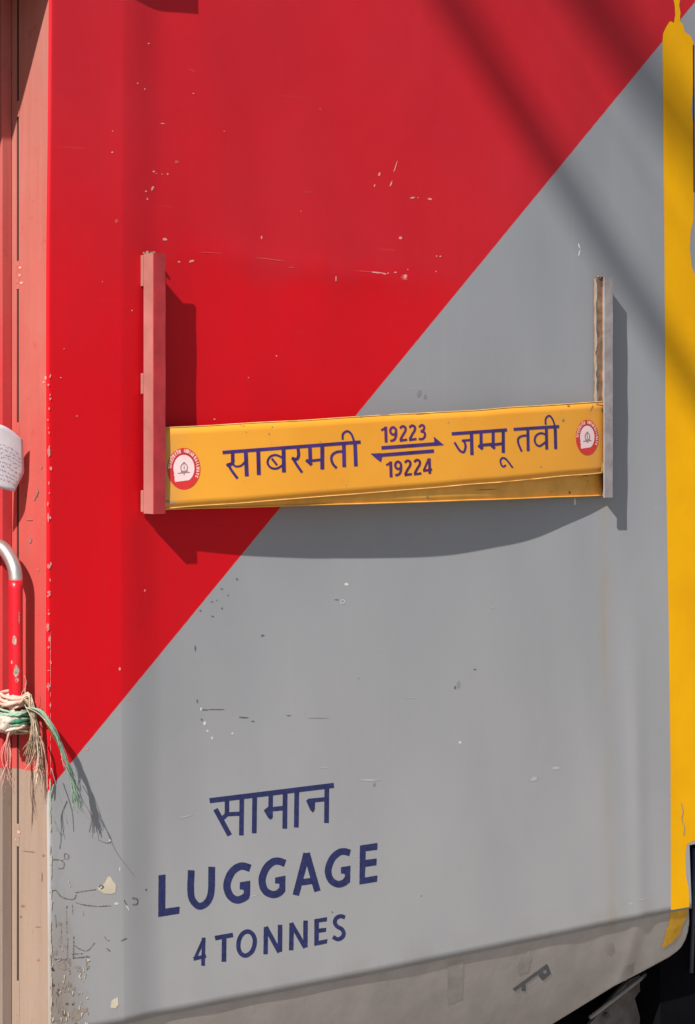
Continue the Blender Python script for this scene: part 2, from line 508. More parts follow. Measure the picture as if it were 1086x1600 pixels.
def surf_grid(name, xs, zs, f, mat, parent, keep=None):
    V = []; F = []
    X, Z = np.meshgrid(xs, zs)
    Y = f(X, Z)
    V = np.stack([X, Y, Z], -1).reshape(-1, 3)
    nx = len(xs)
    for j in range(len(zs) - 1):
        for i in range(nx - 1):
            if keep and not keep((xs[i] + xs[i+1]) / 2, (zs[j] + zs[j+1]) / 2): continue
            a = j * nx + i
            F.append([a, a + 1, a + nx + 1, a + nx])
    return link_mesh(name, V, F, mat, parent, True)

# side panel: one sheet, left edge rolled round the corner, bottom hem turned under
_q = on_y([1079], [1370], wall_f)[0]; XN = _q[0]; ZN = on_y([1085], [1319], wall_f)[0][2]; XR = on_y([1104], [1000], wall_f)[0][0]
xs = list(np.linspace(XC + .004, X190 - .003, 22)) + list(np.linspace(X190 - .002, X190 + .002, 5)) + list(np.arange(X190 + .008, XN, .008)) + [XN, XN + .012, XR]
xs = sorted(set(round(v, 5) for v in xs))
zs = sorted(set(round(v, 5) for v in list(np.arange(ZB, ZT, .012)) + [ZN, ZT]))
X, Z = np.meshgrid(xs, zs); Y = wall_f(X, Z); nx = len(xs); nz = len(zs)
V = [tuple(v) for v in np.stack([X, Y, Z], -1).reshape(-1, 3)]; F = []
for j in range(nz - 1):
    for i in range(nx - 1):
        if xs[i] >= XN - 1e-4 and zs[j] < ZN - 1e-4: continue
        a = j * nx + i; F.append([a, a+1, a+nx+1, a+nx])
R = .004
rows = []
for k in range(1, 7):                     # rolled corner
    th = math.pi / 2 * k / 6; row = []
    for j in range(nz):
        y0 = wall_f(np.array([xs[0]]), np.array([zs[j]]))[0]
        row.append(len(V)); V.append((xs[0] - R * math.sin(th), y0 + R * (1 - math.cos(th)), zs[j]))
    rows.append(row)
prev = [j * nx for j in range(nz)]
for row in rows:
    for j in range(nz - 1): F.append([row[j], prev[j], prev[j+1], row[j+1]])
    prev = row
hem = []
for i in range(nx):                       # hem
    x0, y0, z0 = V[i]; hem.append(len(V)); V.append((x0, y0 + .004, z0 - .001))
for i in range(nx - 1):
    if xs[i] >= XN - 1e-4: continue
    F.append([hem[i], hem[i+1], i+1, i])
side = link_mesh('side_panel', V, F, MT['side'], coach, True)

# body behind the sheet (floor slab edge, end wall) so the coach is solid
box('body_core', (XC + .002, .050, ZB + .005), (XN - .004, 1.4, ZT), MT['dark'], coach)
box('end_post', (XR - .010, .003, ZN + .004), (XR - .002, 1.4, ZT), MT['bracket_grey'], coach)

# --- yellow end stripe
yf = Field().poly([(1035, 66), (1036, 52), (1042, 40), (1047, 33), (1053, 36), (1055, 22), (1054, 8), (1050, -12), (1064, -12), (1061, 8), (1063, 20),
    (1062, 33), (1067, 38), (1070, 50), (1079, 56), (1083, 66), (1084, 110), (1082, 150), (1080, 172), (1084, 200), (1084, 300), (1083, 345), (1079, 362), (1078, 392),
    (1081, 418), (1090, 440), (1099, 450), (1099, 1312), (1082, 1314), (1073, 1320), (1071, 1335), (1072, 1370), (1076, 1390), (1077, 1417),
    (1048, 1422), (1048, 1380), (1047.5, 1200), (1045, 1000), (1042.5, 850), (1040, 700), (1039, 550), (1038, 400), (1036.5, 230)])
mark('yellow_stripe', yf, wall, MT['yellow'], side, cell=1.2, off=.0003, rough=1.0)
cr = Field().stroke([(1064, 1255), (1067, 1268), (1065, 1280), (1069, 1292), (1068, 1306)], 1.3, smooth=True)
mark('paint_crack', cr, wall, MT['stain'], side, cell=.4, off=.0007)
sf = Field().stroke([(1083, 70), (1083.5, 180), (1084, 300)], 1.6)
mark('panel_seam', sf, wall, MT['dark'], side, cell=.6, off=.0007)

# --- lettering on the panel
B = dict(base=(320, 1210), sc=5.171)
f = Field()
f.stroke([(38, 212), (1042, 88)], 41, **B)
f.stroke([(298, 180), (294, 492)], 37, **B); f.stroke([(178, 190), (178, 300)], 36, **B)
f.stroke([(178, 290), (172, 325), (145, 352)], 34, butt=False, smooth=True, **B)
f.stroke([(85, 280), (200, 492)], 40, **B); f.stroke([(176, 322), (298, 316)], 33, **B)
f.stroke([(402, 170), (398, 475)], 38, **B)
f.stroke([(648, 140), (645, 438)], 38, **B); f.stroke([(532, 155), (530, 290)], 36, **B)
f.stroke([(530, 282), (648, 270)], 36, **B); f.poly([(475, 290), (518, 255), (548, 262), (548, 350), (530, 366), (510, 350)], **B)
f.stroke([(742, 130), (738, 428)], 38, **B)
f.stroke([(985, 100), (982, 392)], 38, **B); f.stroke([(835, 213), (985, 199)], 34, **B)
f.poly([(817, 212), (840, 195), (890, 215), (888, 285), (872, 309), (852, 288)], **B)
mark('hindi_lettering', f, wall, MT['navy'], side, cell=.42, rough=.25)

B = dict(base=(240, 1340), sc=5.716)
f = Field()
f.poly([(43, 158), (105, 150), (103, 455), (232, 437), (228, 500), (40, 530)], **B)
f.stroke([(335, 112), (330, 290), (345, 375), (402, 433), (470, 405), (512, 310), (518, 82)], 60, smooth=True, **B)
f.stroke([(862, 95), (800, 76), (745, 88), (690, 140), (655, 230), (662, 300), (695, 355), (745, 378), (800, 362), (835, 335)], 66, smooth=True, **B)
f.poly([(770, 220), (862, 205), (860, 350), (822, 385), (804, 385), (804, 287), (768, 283)], **B)
B = dict(base=(410, 1305), sc=5.716)
f.stroke([(202, 250), (140, 231), (90, 240), (35, 290), (-2, 380), (5, 460), (40, 510), (100, 530), (150, 512), (178, 480)], 64, smooth=True, **B)
f.poly([(112, 378), (205, 360), (203, 498), (165, 530), (150, 530), (150, 432), (112, 430)], **B)
f.stroke([(394, 160), (297, 535)], 58, **B); f.stroke([(394, 160), (490, 500)], 58, **B); f.stroke([(350, 420), (440, 408)], 56, **B)
f.stroke([(782, 158), (730, 145), (680, 156), (622, 210), (587, 300), (595, 370), (625, 415), (675, 437), (725, 425), (755, 395)], 60, smooth=True, **B)
f.poly([(700, 285), (785, 272), (782, 418), (750, 445), (733, 445), (735, 345), (700, 341)], **B)
f.poly([(870, 92), (1027, 68), (1024, 130), (922, 142), (920, 220), (1020, 207), (1017, 268), (918, 282), (914, 378), (1026, 358), (1022, 415), (865, 440)], **B)
mark('luggage_lettering', f, wall, MT['navy'], side, cell=.42, rough=.7)

B = dict(base=(295, 1420), sc=8.354)
f = Field()
f.stroke([(197, 385), (80, 645)], 40, **B); f.stroke([(192, 375), (184, 742)], 48, **B); f.stroke([(60, 655), (222, 613)], 46, **B)
f.stroke([(340, 382), (575, 340)], 58, **B); f.stroke([(460, 360), (456, 690)], 60, **B)
f.stroke([(770, 295), (830, 330), (860, 405), (848, 500), (810, 570), (740, 610), (675, 580), (646, 500), (655, 405), (700, 325)], 56, smooth=True, closed=True, **B)
f.stroke([(1005, 236), (1000, 592)], 56, **B)
B = dict(base=(415, 1420), sc=8.04)
f.stroke([(0, 228), (172, 545)], 56, **B); f.stroke([(180, 200), (178, 538)], 56, **B)
f.stroke([(325, 178), (320, 520)], 56, **B); f.stroke([(318, 180), (496, 487)], 54, **B); f.stroke([(500, 146), (498, 482)], 56, **B)
f.poly([(610, 130), (770, 103), (768, 157), (668, 170), (667, 248), (760, 238), (756, 287), (667, 302), (665, 400), (775, 380), (768, 435), (610, 465)], **B)
f.stroke([(995, 108), (945, 92), (892, 112), (868, 165), (893, 218), (955, 255), (980, 305), (962, 355), (905, 382), (845, 352)], 50, smooth=True, **B)
f.poly([(560, 0), (561, 0), (560, 1)], **B)
f.pr.pop()
mark('tonnage_lettering', f, wall, MT['navy'], side, cell=.42, rough=.7)

# --- chips, scuffs and stains of the panel
pink = [(232, 68, 5, 3, 0), (215, 130, 3, 3, 0), (226, 139, 3, 4, 0), (302, 146, 3, 2.5, 0), (175, 238, 4, 3, 0), (240, 268, 4, 4, 20), (244, 271, 3, 2, 0), (262, 272, 3, 4, 0), (253, 272, 2.5, 2, 0),
    (238.5, 294, 4.5, 10, 30), (228, 299, 4.5, 4, 0), (230, 311, 3, 5, 0), (257.5, 374, 9, 5, -5), (280, 409, 5, 3, 0), (299, 408, 10, 4, -15), (408.5, 371, 3, 6, 5),
    (592.5, 272.5, 4, 8, 20), (585, 290, 2.5, 6, 10), (611, 287, 2.5, 12, 22), (618, 260, 1.8, 24, 18), (644.5, 309, 9, 3.6, -3), (671.5, 311, 8, 4, 10), (653, 309, 3, 2, 0),
    (625.5, 372, 6.5, 6, 30), (682, 400, 3, 3, 0), (688, 400.5, 3.6, 3, 0), (681, 424, 2.5, 2, 0), (524.7, 436, 3, 11, 0), (590, 426, 26, 2.4, 6), (600, 427.5, 10, 3, 12), (617.5, 425.5, 5, 3, 0), (633, 432, 6, 8, 20), (606, 427, 3, 3, 0), (637, 421, 3, 2, 0),
    (187, 1045, 4, 6, 0), (226, 923, 3, 5, 20), (206, 485, 3, 3, 0), (335, 655, 4, 3, 0), (432, 556, 3, 3, 0), (176, 205, 3, 2, 0), (254, 193, 9, 1.6, 8), (95, 590, 3, 2, 0), (120, 650, 3, 2, 0), (200, 1092, 4, 2, 0), (136, 1170, 8, 4, -40), (100, 545, 2, 2, 0), (160, 440, 2, 2, 0), (350, 205, 2, 2, 0), (470, 330, 2, 2, 0), (388, 590, 2.4, 2, 0), (500, 170, 2, 2, 0)]
blobs('paint_chips', pink, wall, MT['chip_pink'], side)
faint = [(570, 424, 34, 1.6, 4), (276, 253, 9, 6, 0), (182, 345, 6, 8, 0), (420, 405, 60, 1.6, 6), (330, 395, 46, 1.2, 3), (632, 433, 14, 12, 0), (480, 300, 20, 1.2, 0), (455, 418, 12, 2, 0), (300, 110, 14, 1.4, 30)]
blobs('faint_scuffs', faint, wall, MT['chip_faint'], side, .0003)
# chipped roll of the corner beside the door
edge = []
for y in list(np.arange(590, 640, 12)) + list(np.arange(655, 770, 7)) + list(np.arange(790, 860, 11)) + list(np.arange(880, 1090, 9)) + list(np.arange(1100, 1200, 22)):
    if random.random() < .5: edge.append((77 + random.uniform(-3, 2), y + random.uniform(-4, 4), random.uniform(2, 5), random.uniform(2, 8), random.uniform(-20, 20)))
edge += [(74, 980, 6, 17, 5), (77, 998, 5, 12, 0), (76, 885, 7, 9, 0), (76, 705, 5, 22, 0), (75, 808, 4, 16, 0), (76, 925, 6, 6, 0), (75, 1072, 8, 8, 0)]
blobs('corner_chips', edge, lambda a, b, o: on_y(a, b, lambda x, z: wall_f(np.maximum(x, XC + .004), z), o), MT['chip_pink'], side, .0008)
hair = [(78.5, y, 1.0, random.uniform(10, 30), 0) for y in range(1000, 1210, 17)]
blobs('corner_bare_line', hair, lambda a, b, o: on_y(a, b, lambda x, z: wall_f(np.maximum(x, XC + .004), z), o), MT['chip_pink'], side, .0007)

bare = [(78 + random.uniform(-1, 1.5), y, random.uniform(2, 4.5), random.uniform(12, 40), random.uniform(-4, 4)) for y in range(1226, 1590, 17) if random.random() < .8]
blobs('bare_edge', bare, lambda a, b, o: on_y(a, b, lambda x, z: wall_f(np.maximum(x, XC + .004), z), o), MT['chip_cream'], side, .0009)
white = [(541.5, 913, 7, 6, 20), (718.5, 1160, 6, 5.5, 0), (172, 1313, 6, 7, 0), (904.5, 384, 3, 12, -12), (905, 395, 3, 12, 14), (319.5, 1130, 6, 8, 20), (324, 1142, 4, 5, 0), (331, 1153, 4, 6, 0), (363, 1146, 5, 5, 0), (314, 1108, 4, 6, 0),
         (898, 784, 4, 16, 0), (187, 1358, 3, 8, 0), (182, 1412, 9, 5, 10), (199, 1418, 3, 14, -30), (842, 1420, 1, 1, 0)]
blobs('white_chips', white, wall, MT['chip_white'], side)
ringf = Field().stroke([(534, 937), (538, 938.5), (537, 942), (533, 942.5), (532, 940)], 1.0, smooth=True, closed=True)
mark('ring_scratch', ringf, wall, MT['chip_white'], side, cell=.4, off=.0005)
pale = [(577, 1219, 40, 3.5, 1), (868, 1200, 20, 6, -8), (834, 1217, 16, 8, -20), (290, 1276, 26, 3, -12), (556, 1338, 14, 1.8, 0), (395, 1400, 24, 3, -15), (505, 700 + 500, 20, 2, 0), (1005, 1405, 20, 3, -6), (985, 1412, 8, 5, 0), (640, 1090, 24, 1.4, 0), (770, 950, 14, 1.4, 5)]
blobs('pale_scuffs', pale, wall, MT['chip_pale'], side, .0003)
dark = [(305, 1013, 3, 12, 0), (338, 1108.5, 38, 1.8, 0), (320, 1109, 14, 2.2, 2), (380, 1121, 18, 2.6, 4), (395, 1127, 8, 2, 10), (451, 1118, 9, 2, 0), (370, 905, 5, 3.5, 20), (346, 920, 5, 2.4, 0), (356, 930, 2.4, 4, 0), (331, 940, 4, 2.4, 0),
        (338.5, 938, 2.4, 2.4, 0), (346.5, 950.5, 3.4, 4, 0), (313, 954, 4, 3, 0), (332, 963, 5, 3, 0), (410, 993, 7, 4, -20), (526, 937, 9, 2, 0), (711, 1074.5, 4, 7, 0), (742, 1046, 6, 3, 0), (308, 1095, 3, 7, 0),
        (519, 1425, 3, 2.5, 0), (658, 1400, 3, 2, 0), (228, 1390, 3, 4, 0), (315, 1124, 4, 4, 0), (560, 680 + 380, 2, 2, 0)]
blobs('dark_scuffs', dark, wall, MT['chip_dark'], side)
mid = [(495, 1122, 40, 1.4, 0), (655, 615, 8, 14, 15), (664, 620, 5, 10, 0), (585, 1226, 4, 8, 30), (716, 1070, 7, 14, 0), (612, 1226, 6, 8, 30), (345, 950, 60, 50, 0)][:5]
blobs('smudges', mid, wall, MT['chip_mid'], side, .0003)
# lower left: rust, cream filler and scratches near the door
cf = Field().poly([(157, 1384), (163, 1380), (168, 1370), (172, 1369), (176, 1376), (181, 1383), (180, 1395), (172, 1397), (162, 1396), (154, 1391), (152, 1386)])
cf2 = Field().poly([(174, 1563), (184, 1558), (185, 1570), (180, 1576), (172, 1574)])
mark('filler_patch', cf2, wall, MT['chip_cream'], side, cell=.5, off=.0004, rough=.8)
mark('filler_patch', cf, wall, MT['chip_cream'], side, cell=.5, off=.0004, rough=.8)
sc = Field()
ZB5 = dict(base=(60, 1300), sc=5.712)
for pts, wd in (([(100, 540), (150, 520), (200, 575), (270, 600), (320, 595), (335, 560)], 11), ([(330, 540), (420, 525), (510, 512)], 9), ([(330, 628), (420, 652), (540, 662), (640, 658)], 9),
                ([(540, 490), (560, 475), (580, 492), (560, 508)], 17), ([(130, 245), (190, 250), (225, 270), (220, 320), (180, 325)], 9), ([(230, 240), (235, 195), (262, 200), (265, 235), (245, 240)], 9),
                ([(190, 0), (200, 60), (188, 150)], 8), ([(330, 1020), (370, 1045), (435, 1058), (500, 990)], 8), ([(300, 1090), (390, 1085)], 8), ([(310, 1125), (455, 1112)], 8), ([(140, 1135), (250, 1140)], 12),
                ([(765, 610), (790, 655)], 10), ([(840, 590), (880, 600), (880, 640), (845, 648)], 14), ([(590, 935), (610, 965), (630, 970)], 8), ([(610, 1040), (635, 1060)], 16), ([(740, 970), (780, 950)], 12),
                ([(255, 660), (245, 700), (250, 740), (250, 900)], 5), ([(150, 740), (160, 850)], 6), ([(205, 800), (205, 1000)], 4), ([(315, 930), (310, 1130)], 7), ([(260, 950), (255, 1130)], 7), ([(300, 640), (305, 740)], 3), ([(400, 700), (400, 760)], 3)):
    sc.stroke(pts, wd * .72, butt=False, smooth=len(pts) > 2, **ZB5)
mark('scratches', sc, wall, MT['scratch'], side, cell=.4, off=.0004, rough=2.0)
rf = Field().poly([(78, 1310), (104, 1350), (112, 1400), (120, 1460), (140, 1500), (138, 1600), (78, 1605)])
def rustfn(F, X, Y):
    n = fbm(X * .11, Y * .13, 5)
    dist = (X - 78) / 60.0
    thr = .67 + .14 * dist - .10 * np.clip((Y - 1500) / 90, -1, 1) + .05 * (np.abs(Y - 1522) > 22)
    return np.maximum(F, (thr - n) * 12)
mark('rust_patches', rf, wall, MT['rust_patch'], side, cell=.6, off=.0005, func=rustfn)
def paintfn(F, X, Y):
    n = fbm(X * .13 + 40, Y * .09 + 9, 4)
    return np.maximum(F, (.62 + .1 * (X - 78) / 60.0 - .14 * np.clip((Y - 1480) / 100, -1, 1) - n) * 12)
mark('stained_primer', rf, wall, MT['stain'], side, cell=.7, off=.0004, func=paintfn)
def creamfn(F, X, Y):
    n = fbm(X * .3 + 90, Y * .12 + 70, 4)
    return np.maximum(F, (.69 - .05 * np.clip((Y - 1520) / 60, -1, 1) - n) * 12)
mark('filler_flecks', rf, wall, MT['chip_cream'], side, cell=.6, off=.0008, func=creamfn)

# --- skirt below the panel
def skirt_f(x, z):
    d = np.clip(ZB - z, 0, 1)
    return wall_f(x, z * 0 + ZB) + .0022 + d * .33 + d * d * .35
ks = Field().poly([(40, 1628), (1048, 1421), (1076, 1416), (1077, 1440), (1075, 1455), (1071, 1468), (1065, 1479), (1057, 1487), (1046, 1495), (1002, 1519), (959, 1541), (899, 1578), (850, 1608), (780, 1642), (600, 1690), (40, 1800)])
skirt_o = mark('skirt_panel', ks, lambda a, b, o: on_y(a, b, skirt_f, o), MT['skirt'], coach, cell=2, off=0)
skirt_o.data.polygons.foreach_set('use_smooth', [True] * len(skirt_o.data.polygons))
sm = skirt_o.modifiers.new('thick', 'SOLIDIFY'); sm.thickness = .004; sm.offset = -1
sk = lambda a, b, o: on_y(a, b, skirt_f, o)
f = Field().poly([(1047, 1421), (1076, 1416), (1073, 1432), (1066, 1446), (1062, 1460), (1050, 1473), (1044, 1476), (1037, 1482), (1034, 1478), (1039, 1464), (1041, 1452), (1046, 1442)])
mark('yellow_stripe', f, sk, MT['yellow_dirty'], skirt_o, cell=.8, off=.0004, rough=1.5)
B = dict(base=(780, 1490), sc=3.549)
f = Field().stroke([(80, 203), (268, 66)], 19, **B).stroke([(135, 165), (135, 208)], 22, **B)
f.poly([(212, 112), (268, 62), (288, 112), (242, 150), (226, 136)], **B); f.poly([(243, 96), (262, 90), (262, 108), (246, 112)], neg=True, **B)
mark('key_symbol', f, sk, MT['chip_dark'], skirt_o, cell=.45, off=.0004, rough=.7)
MSTAIN = simple('faint skirt stain', (.39, .345, .315, 1), .8, var=.1)
for pts in ([(822, 1488), (828, 1484), (830, 1500), (824, 1518), (812, 1524), (808, 1512)], [(948, 1476), (958, 1474), (960, 1486), (952, 1492), (946, 1486)],
            [(700, 1505), (725, 1500), (722, 1560), (700, 1570)], [(975, 1510), (992, 1505), (990, 1520), (972, 1528)]):
    mark('stain', Field().poly(pts), sk, MSTAIN, skirt_o, cell=.6, off=.0003, rough=5)

# --- door recess
JY1 = .0685; JY2 = .0735; JY3 = .084
ZH = on_y([77], [-22], 0)[0][2]
ZL = ZB - .02
jy0 = float(wall_f(np.array([XC + .004]), np.array([ZC]))[0])
V = []; F = []
zz = np.arange(ZL, ZH + .02, .02); ys = np.linspace(0, 1, 8)
for j, z in enumerate(zz):
    y0 = float(wall_f(np.array([XC + .004]), np.array([z]))[0]) + R
    for k, t in enumerate(ys):
        yy = y0 + (JY1 - y0) * t
        V.append((XC - .0006 * math.sin(t * 3.1) * math.sin(z * 13), yy, z))
for j in range(len(zz) - 1):
    for k in range(7):
        a = j * 8 + k; F.append([a, a + 8, a + 9, a + 1])
jamb = link_mesh('door_jamb', V, F, MT['jamb'], coach, True)
box('seam_gap', (XC + .001, JY1 - .001, ZL), (XC + .012, JY2 + .001, ZH), MT['seal'], jamb)
bri = []
for y0, y1 in ((158, 183), (408, 452), (660, 690), (1287, 1322), (1532, 1600)):
    z1 = on_x([26], [y0], XC)[0][2]; z0 = on_x([26], [y1], XC)[0][2]
    zc = np.linspace(z0, z1, 6); bm = bmesh.new()
    for a, b in zip(zc[:-1], zc[1:]):
        box_bm(bm, (XC - .0006 - random.random() * .0006, JY1 - .001 - random.random() * .001, a), (XC + .004, JY2 + .001, b), .0004)
    from_bm('weld_bridge', bm, MT['jamb'], jamb)
# strip behind the gap and the frame face beside it
box('jamb_strip', (XC, JY2, ZL), (XC + .03, JY3 + .01, ZH), MT['jamb'], coach)
xf = on_y([3], [635], JY3)[0][0]
box('door_frame', (xf, JY3, ZL), (XC - .0005, JY3 + .03, ZH), MT['frame'], coach, .0012)
box('door_seal', (xf - .012, JY3 + .008, ZL), (xf - .0005, JY3 + .03, ZH), MT['seal'], coach)
door = box('door', (xf - .78, JY3 + .004, ZL), (xf - .012, JY3 + .028, ZH), MT['frame'], coach, .002)
box('header_panel', (XC - 1.5, .004, ZH), (XC + .0, .5, ZT), MT['frame'], coach)
box('far_side_panel', (XC - 2.3, 0, ZB), (XC - .85, .05, ZT), MT['frame'], coach)
f = Field().poly([(22, 1218), (74, 1222), (80, 1228), (80, 1600), (72, 1600), (72, 1500), (74, 1400), (70, 1330), (72, 1240), (30, 1226)])
mark('bare_edge', f, lambda a, b, o: on_x(a, b, XC, o), simple('peeled cream edge', (.58, .42, .30, 1), .8, var=.1), jamb, cell=.7, off=.0012, rough=5,
     func=lambda F, X, Y: np.maximum(F, np.maximum(70.5 - X + 2.5 * (fbm(Y * .1, X * .1, 3) - .4) * 4, (X > 77.0) * 1.0)))
jc = [(58, 770, 5, 18, 8), (54, 778, 4, 9, 0), (47, 812, 12, 2.5, 0), (40, 775, 3, 6, 0), (65, 730, 4, 6, 0), (48, 845, 6, 10, 10), (60, 890, 5, 5, 0), (36, 1415, 7, 4, 0), (33, 1432, 4, 5, 0), (60, 1500, 5, 5, 0), (45, 1330, 26, 1.2, 5), (68, 1336, 6, 5, 0), (60, 1448, 12, 1.2, 0), (66, 1370, 2, 18, 0)]
blobs('jamb_scuffs', jc, jambp, simple('brown jamb scuff', (.30, .12, .09, 1), .8), jamb, .0009)
pc = [(32, 418, 5, 5, 0), (31, 430, 6, 5, 0), (34, 442, 7, 5, 0), (72, 590, 3, 8, 0), (69, 597, 3, 4, 10), (30, 1300, 6, 5, 0), (26, 1312, 5, 4, 0), (12, 1290, 4, 10, 10)]
blobs('jamb_chips', pc, jambp, MT['chip_pink'], jamb, .0009)

# --- board brackets
BD = .027; BW = .0195; TH = .0022
def bracket(name, x0, zlo, zhi, opens, m_web, m_front, m_in, lab):
    """channel section: web at x0, flanges towards the board"""
    r = box(name, (x0 - TH/2, -BD + TH, zlo), (x0 + TH/2, -.0045, zhi), m_web, coach, .0004)
    if lab: r['label'] = lab
    if opens > 0:
        fx0, fx1 = x0 - TH/2 + .0, x0 + BW
    else:
        fx0, fx1 = x0 - BW, x0 + TH/2
    # front flange, slightly bent sheet
    V = []; F = []; n = 24
    for k in range(n + 1):
        z = zlo + (zhi - zlo) * k / n
        w1 = .0003 * math.sin(k * .9)
        for (xx, yy) in ((fx0, -BD), (fx1, -BD + w1), (fx1, -BD + TH + w1), (fx0, -BD + TH - .0002)):
            V.append((xx, yy, z))
    for k in range(n):
        for q in range(4):
            a = k*4 + q; b = k*4 + (q+1) % 4; F.append([a, b, b + 4, a + 4])
    F.append([3, 2, 1, 0]); F.append([n*4, n*4+1, n*4+2, n*4+3])
    link_mesh('front_flange', V, F, m_front, r)
    box('back_flange', (fx0 + (.001 if opens > 0 else 0), -.0065, zlo + .001), (fx1 - (.001 if opens < 0 else 0), -.0042, zhi - .002), m_in, r, .0004)
    for a, b in ((zhi - .045, zhi - .002), (zlo + .46 * (zhi - zlo), zlo + .54 * (zhi - zlo)), (zlo + .002, zlo + .032)):
        box('weld_tab', (x0 - .0022, -.0044, a), (x0 + .004, .001, b), m_web if opens > 0 else m_in, r, .001)
    return r
zlT, zlB = at(230, 397)[2], at(238, 803, -.02)[2]
zrT, zrB = at(940, 434)[2], at(950, 777, -.02)[2]
XB2 = on_y([957.5], [600], -BD)[0][0] - TH/2
bl = bracket('board_bracket', 0.0, zlB, zlT, 1, MT['bracket_side'], MT['bracket_red'], MT['bracket_red'], 'red painted board bracket with dusty pink side')
brk = bracket('board_bracket', XB2, zrB, zrT, -1, MT['rust'], MT['bracket_grey'], MT['rust'], 'grey board bracket with rusty brown inside')
bm = bmesh.new()
for k in range(14):
    x = random.uniform(.0, .016); y = random.uniform(-.010, -.002)
    bmesh.ops.create_icosphere(bm, subdivisions=1, radius=random.uniform(.0012, .003), matrix=__import__('mathutils').Matrix.Translation((x, y, zlT + .001)))
from_bm('weld_bead', bm, MT['rust'], bl)
bm = bmesh.new()
for k in range(12):
    x = XB2 - random.uniform(.0, .016); y = random.uniform(-.010, -.002)
    bmesh.ops.create_icosphere(bm, subdivisions=1, radius=random.uniform(.0012, .003), matrix=__import__('mathutils').Matrix.Translation((x, y, zrT + .001)))
from_bm('weld_bead', bm, MT['rust'], brk)
# peeling grey paint along the edge of the right back flange
V = []; F = []
xe = XB2 - BW
for k in range(61):
    z = zrT - .003 - k * .0036
    wdt = .0045 * (.35 + vn(k * .35, 3.3)); wdt = .0008 if vn(k * .21, 8.1) < .25 else wdt
    V += [(xe - .0006, -.0071, z), (xe + wdt, -.0071, z)]
for k in range(60): F.append([2*k, 2*k+2, 2*k+3, 2*k+1])
link_mesh('peeling_paint', V, F, simple('pale peeling paint', (.52, .47, .42, 1), .7), brk)

# --- grab rail at the door
RX = XC - .034; RY = .029
z_top = on_y([27], [872], RY)[0][2]; z_mid = on_y([27], [906], RY)[0][2]; z_bot = on_y([27], [1118], RY)[0][2]
arc = [(RX - .004, JY3 + .004, z_top + .0165), (RX - .003, JY3 - .015, z_top + .016), (RX - .001, RY + .026, z_top + .0115), (RX, RY + .012, z_top - .001), (RX, RY + .003, z_top - .014), (RX, RY, z_top - .026), (RX, RY, z_mid)]
rail = tube('grab_rail', catmull(arc, 8), .0093, MT['steel'], coach, 20)
arc2 = [(RX, RY, z_mid), (RX, RY, (z_mid + z_bot) / 2), (RX, RY, z_bot + .03), (RX, RY + .004, z_bot + .01), (RX, RY + .03, z_bot - .008), (RX, JY3 + .004, z_bot - .01)]
tube('red_sleeve', catmull(arc2, 8), .0096, MT['rail_red'], rail, 20)
bm = bmesh.new()
for (px, py, wdt, hgt) in ((27, 1000, 8, 14), (30, 1048, 9, 20), (22, 1035, 3, 6), (35, 965, 2, 22), (31, 1062, 6, 8)):
    c = on_y([px], [py], RY - .008)[0]
    n = 14; vs = []
    z0 = c[2]
    for k in range(n):
        th = 2*math.pi*k/n; q = random.uniform(.75, 1.1)
        u = wdt/2*q*math.cos(th)*.00086; v = hgt/2*q*math.sin(th)*.00086
        ang = (px - 27) / 11.0 * .9 - .78 + u / .0099           # round the tube, seen from the lens side
        vs.append(bm.verts.new((RX + .0099*math.sin(ang), RY - .0099*math.cos(ang), z0 + v)))
    bm.faces.new(vs)
from_bm('bare_chips', bm, simple('chipped rail undercoat', (.38, .29, .23, 1), .8, var=.3, scale=200), rail)

# --- underframe seen beyond the skirt
uf = box('underframe', (XC - 1, .16, ZB - .5), (XR - .02, 1.4, ZB + .0), MT['dark'], coach)
box('headstock', (XN + .004, .055, ZB - .3), (XR + .35, .12, ZN + .05), MT['dark'], coach)
P = lambda px, py, y: tuple(on_y([px], [py], y)[0])
hose = [P(1002, 1505, .10), P(1015, 1530, .10), P(1024, 1560, .10), P(1030, 1600, .10), P(1034, 1660, .10)]
tube('air_hose', catmull(hose, 6), .008, MT['hose'], coach, 12)
V = []; F = []
pl = Field().poly([(940, 1578), (965, 1548), (985, 1530), (1008, 1520), (1018, 1548), (1028, 1580), (1032, 1610), (1018, 1640), (1012, 1600), (1006, 1560), (1000, 1548), (992, 1560), (1000, 1590), (1004, 1620), (930, 1640), (915, 1608)])
bp = mark('support_bracket', pl, lambda a, b, o: on_y(a, b, .10, o), simple('dusty bracket steel', (.16, .135, .12, 1), .8, var=.2), coach, cell=2.5, off=0)
bp.modifiers.new('thick', 'SOLIDIFY').thickness = .006
tube('brake_rod', [P(922, 1590, .085), P(1000, 1530, .085), P(1012, 1518, .09)], .0035, simple('worn steel rod', (.30, .27, .24, 1), .5), coach, 8)
tube('drain_pipe', [P(1070, 1470, .15), P(1066, 1540, .15), P(1062, 1640, .15)], .010, simple('dull grey pipe', (.06, .058, .065, 1), .6), coach, 12)
tube('coupling_pipe', [P(1083, 1326, .05), P(1083, 1440, .05), P(1080, 1520, .05)], .0035, simple('blue black pipe', (.05, .06, .08, 1), .4), coach, 10)
for px, py in ((948, 1586), (985, 1545), (1008, 1532), (1016, 1575)):
    c = P(px, py, .094)
    bm = bmesh.new(); bmesh.ops.create_cone(bm, cap_ends=True, segments=6, radius1=.0045, radius2=.0045, depth=.006)
    for v in bm.verts: v.co = Vector((c[0] + v.co.x, c[1] - v.co.z, c[2] + v.co.y))
    from_bm('bolt', bm, MT['hose'], coach)
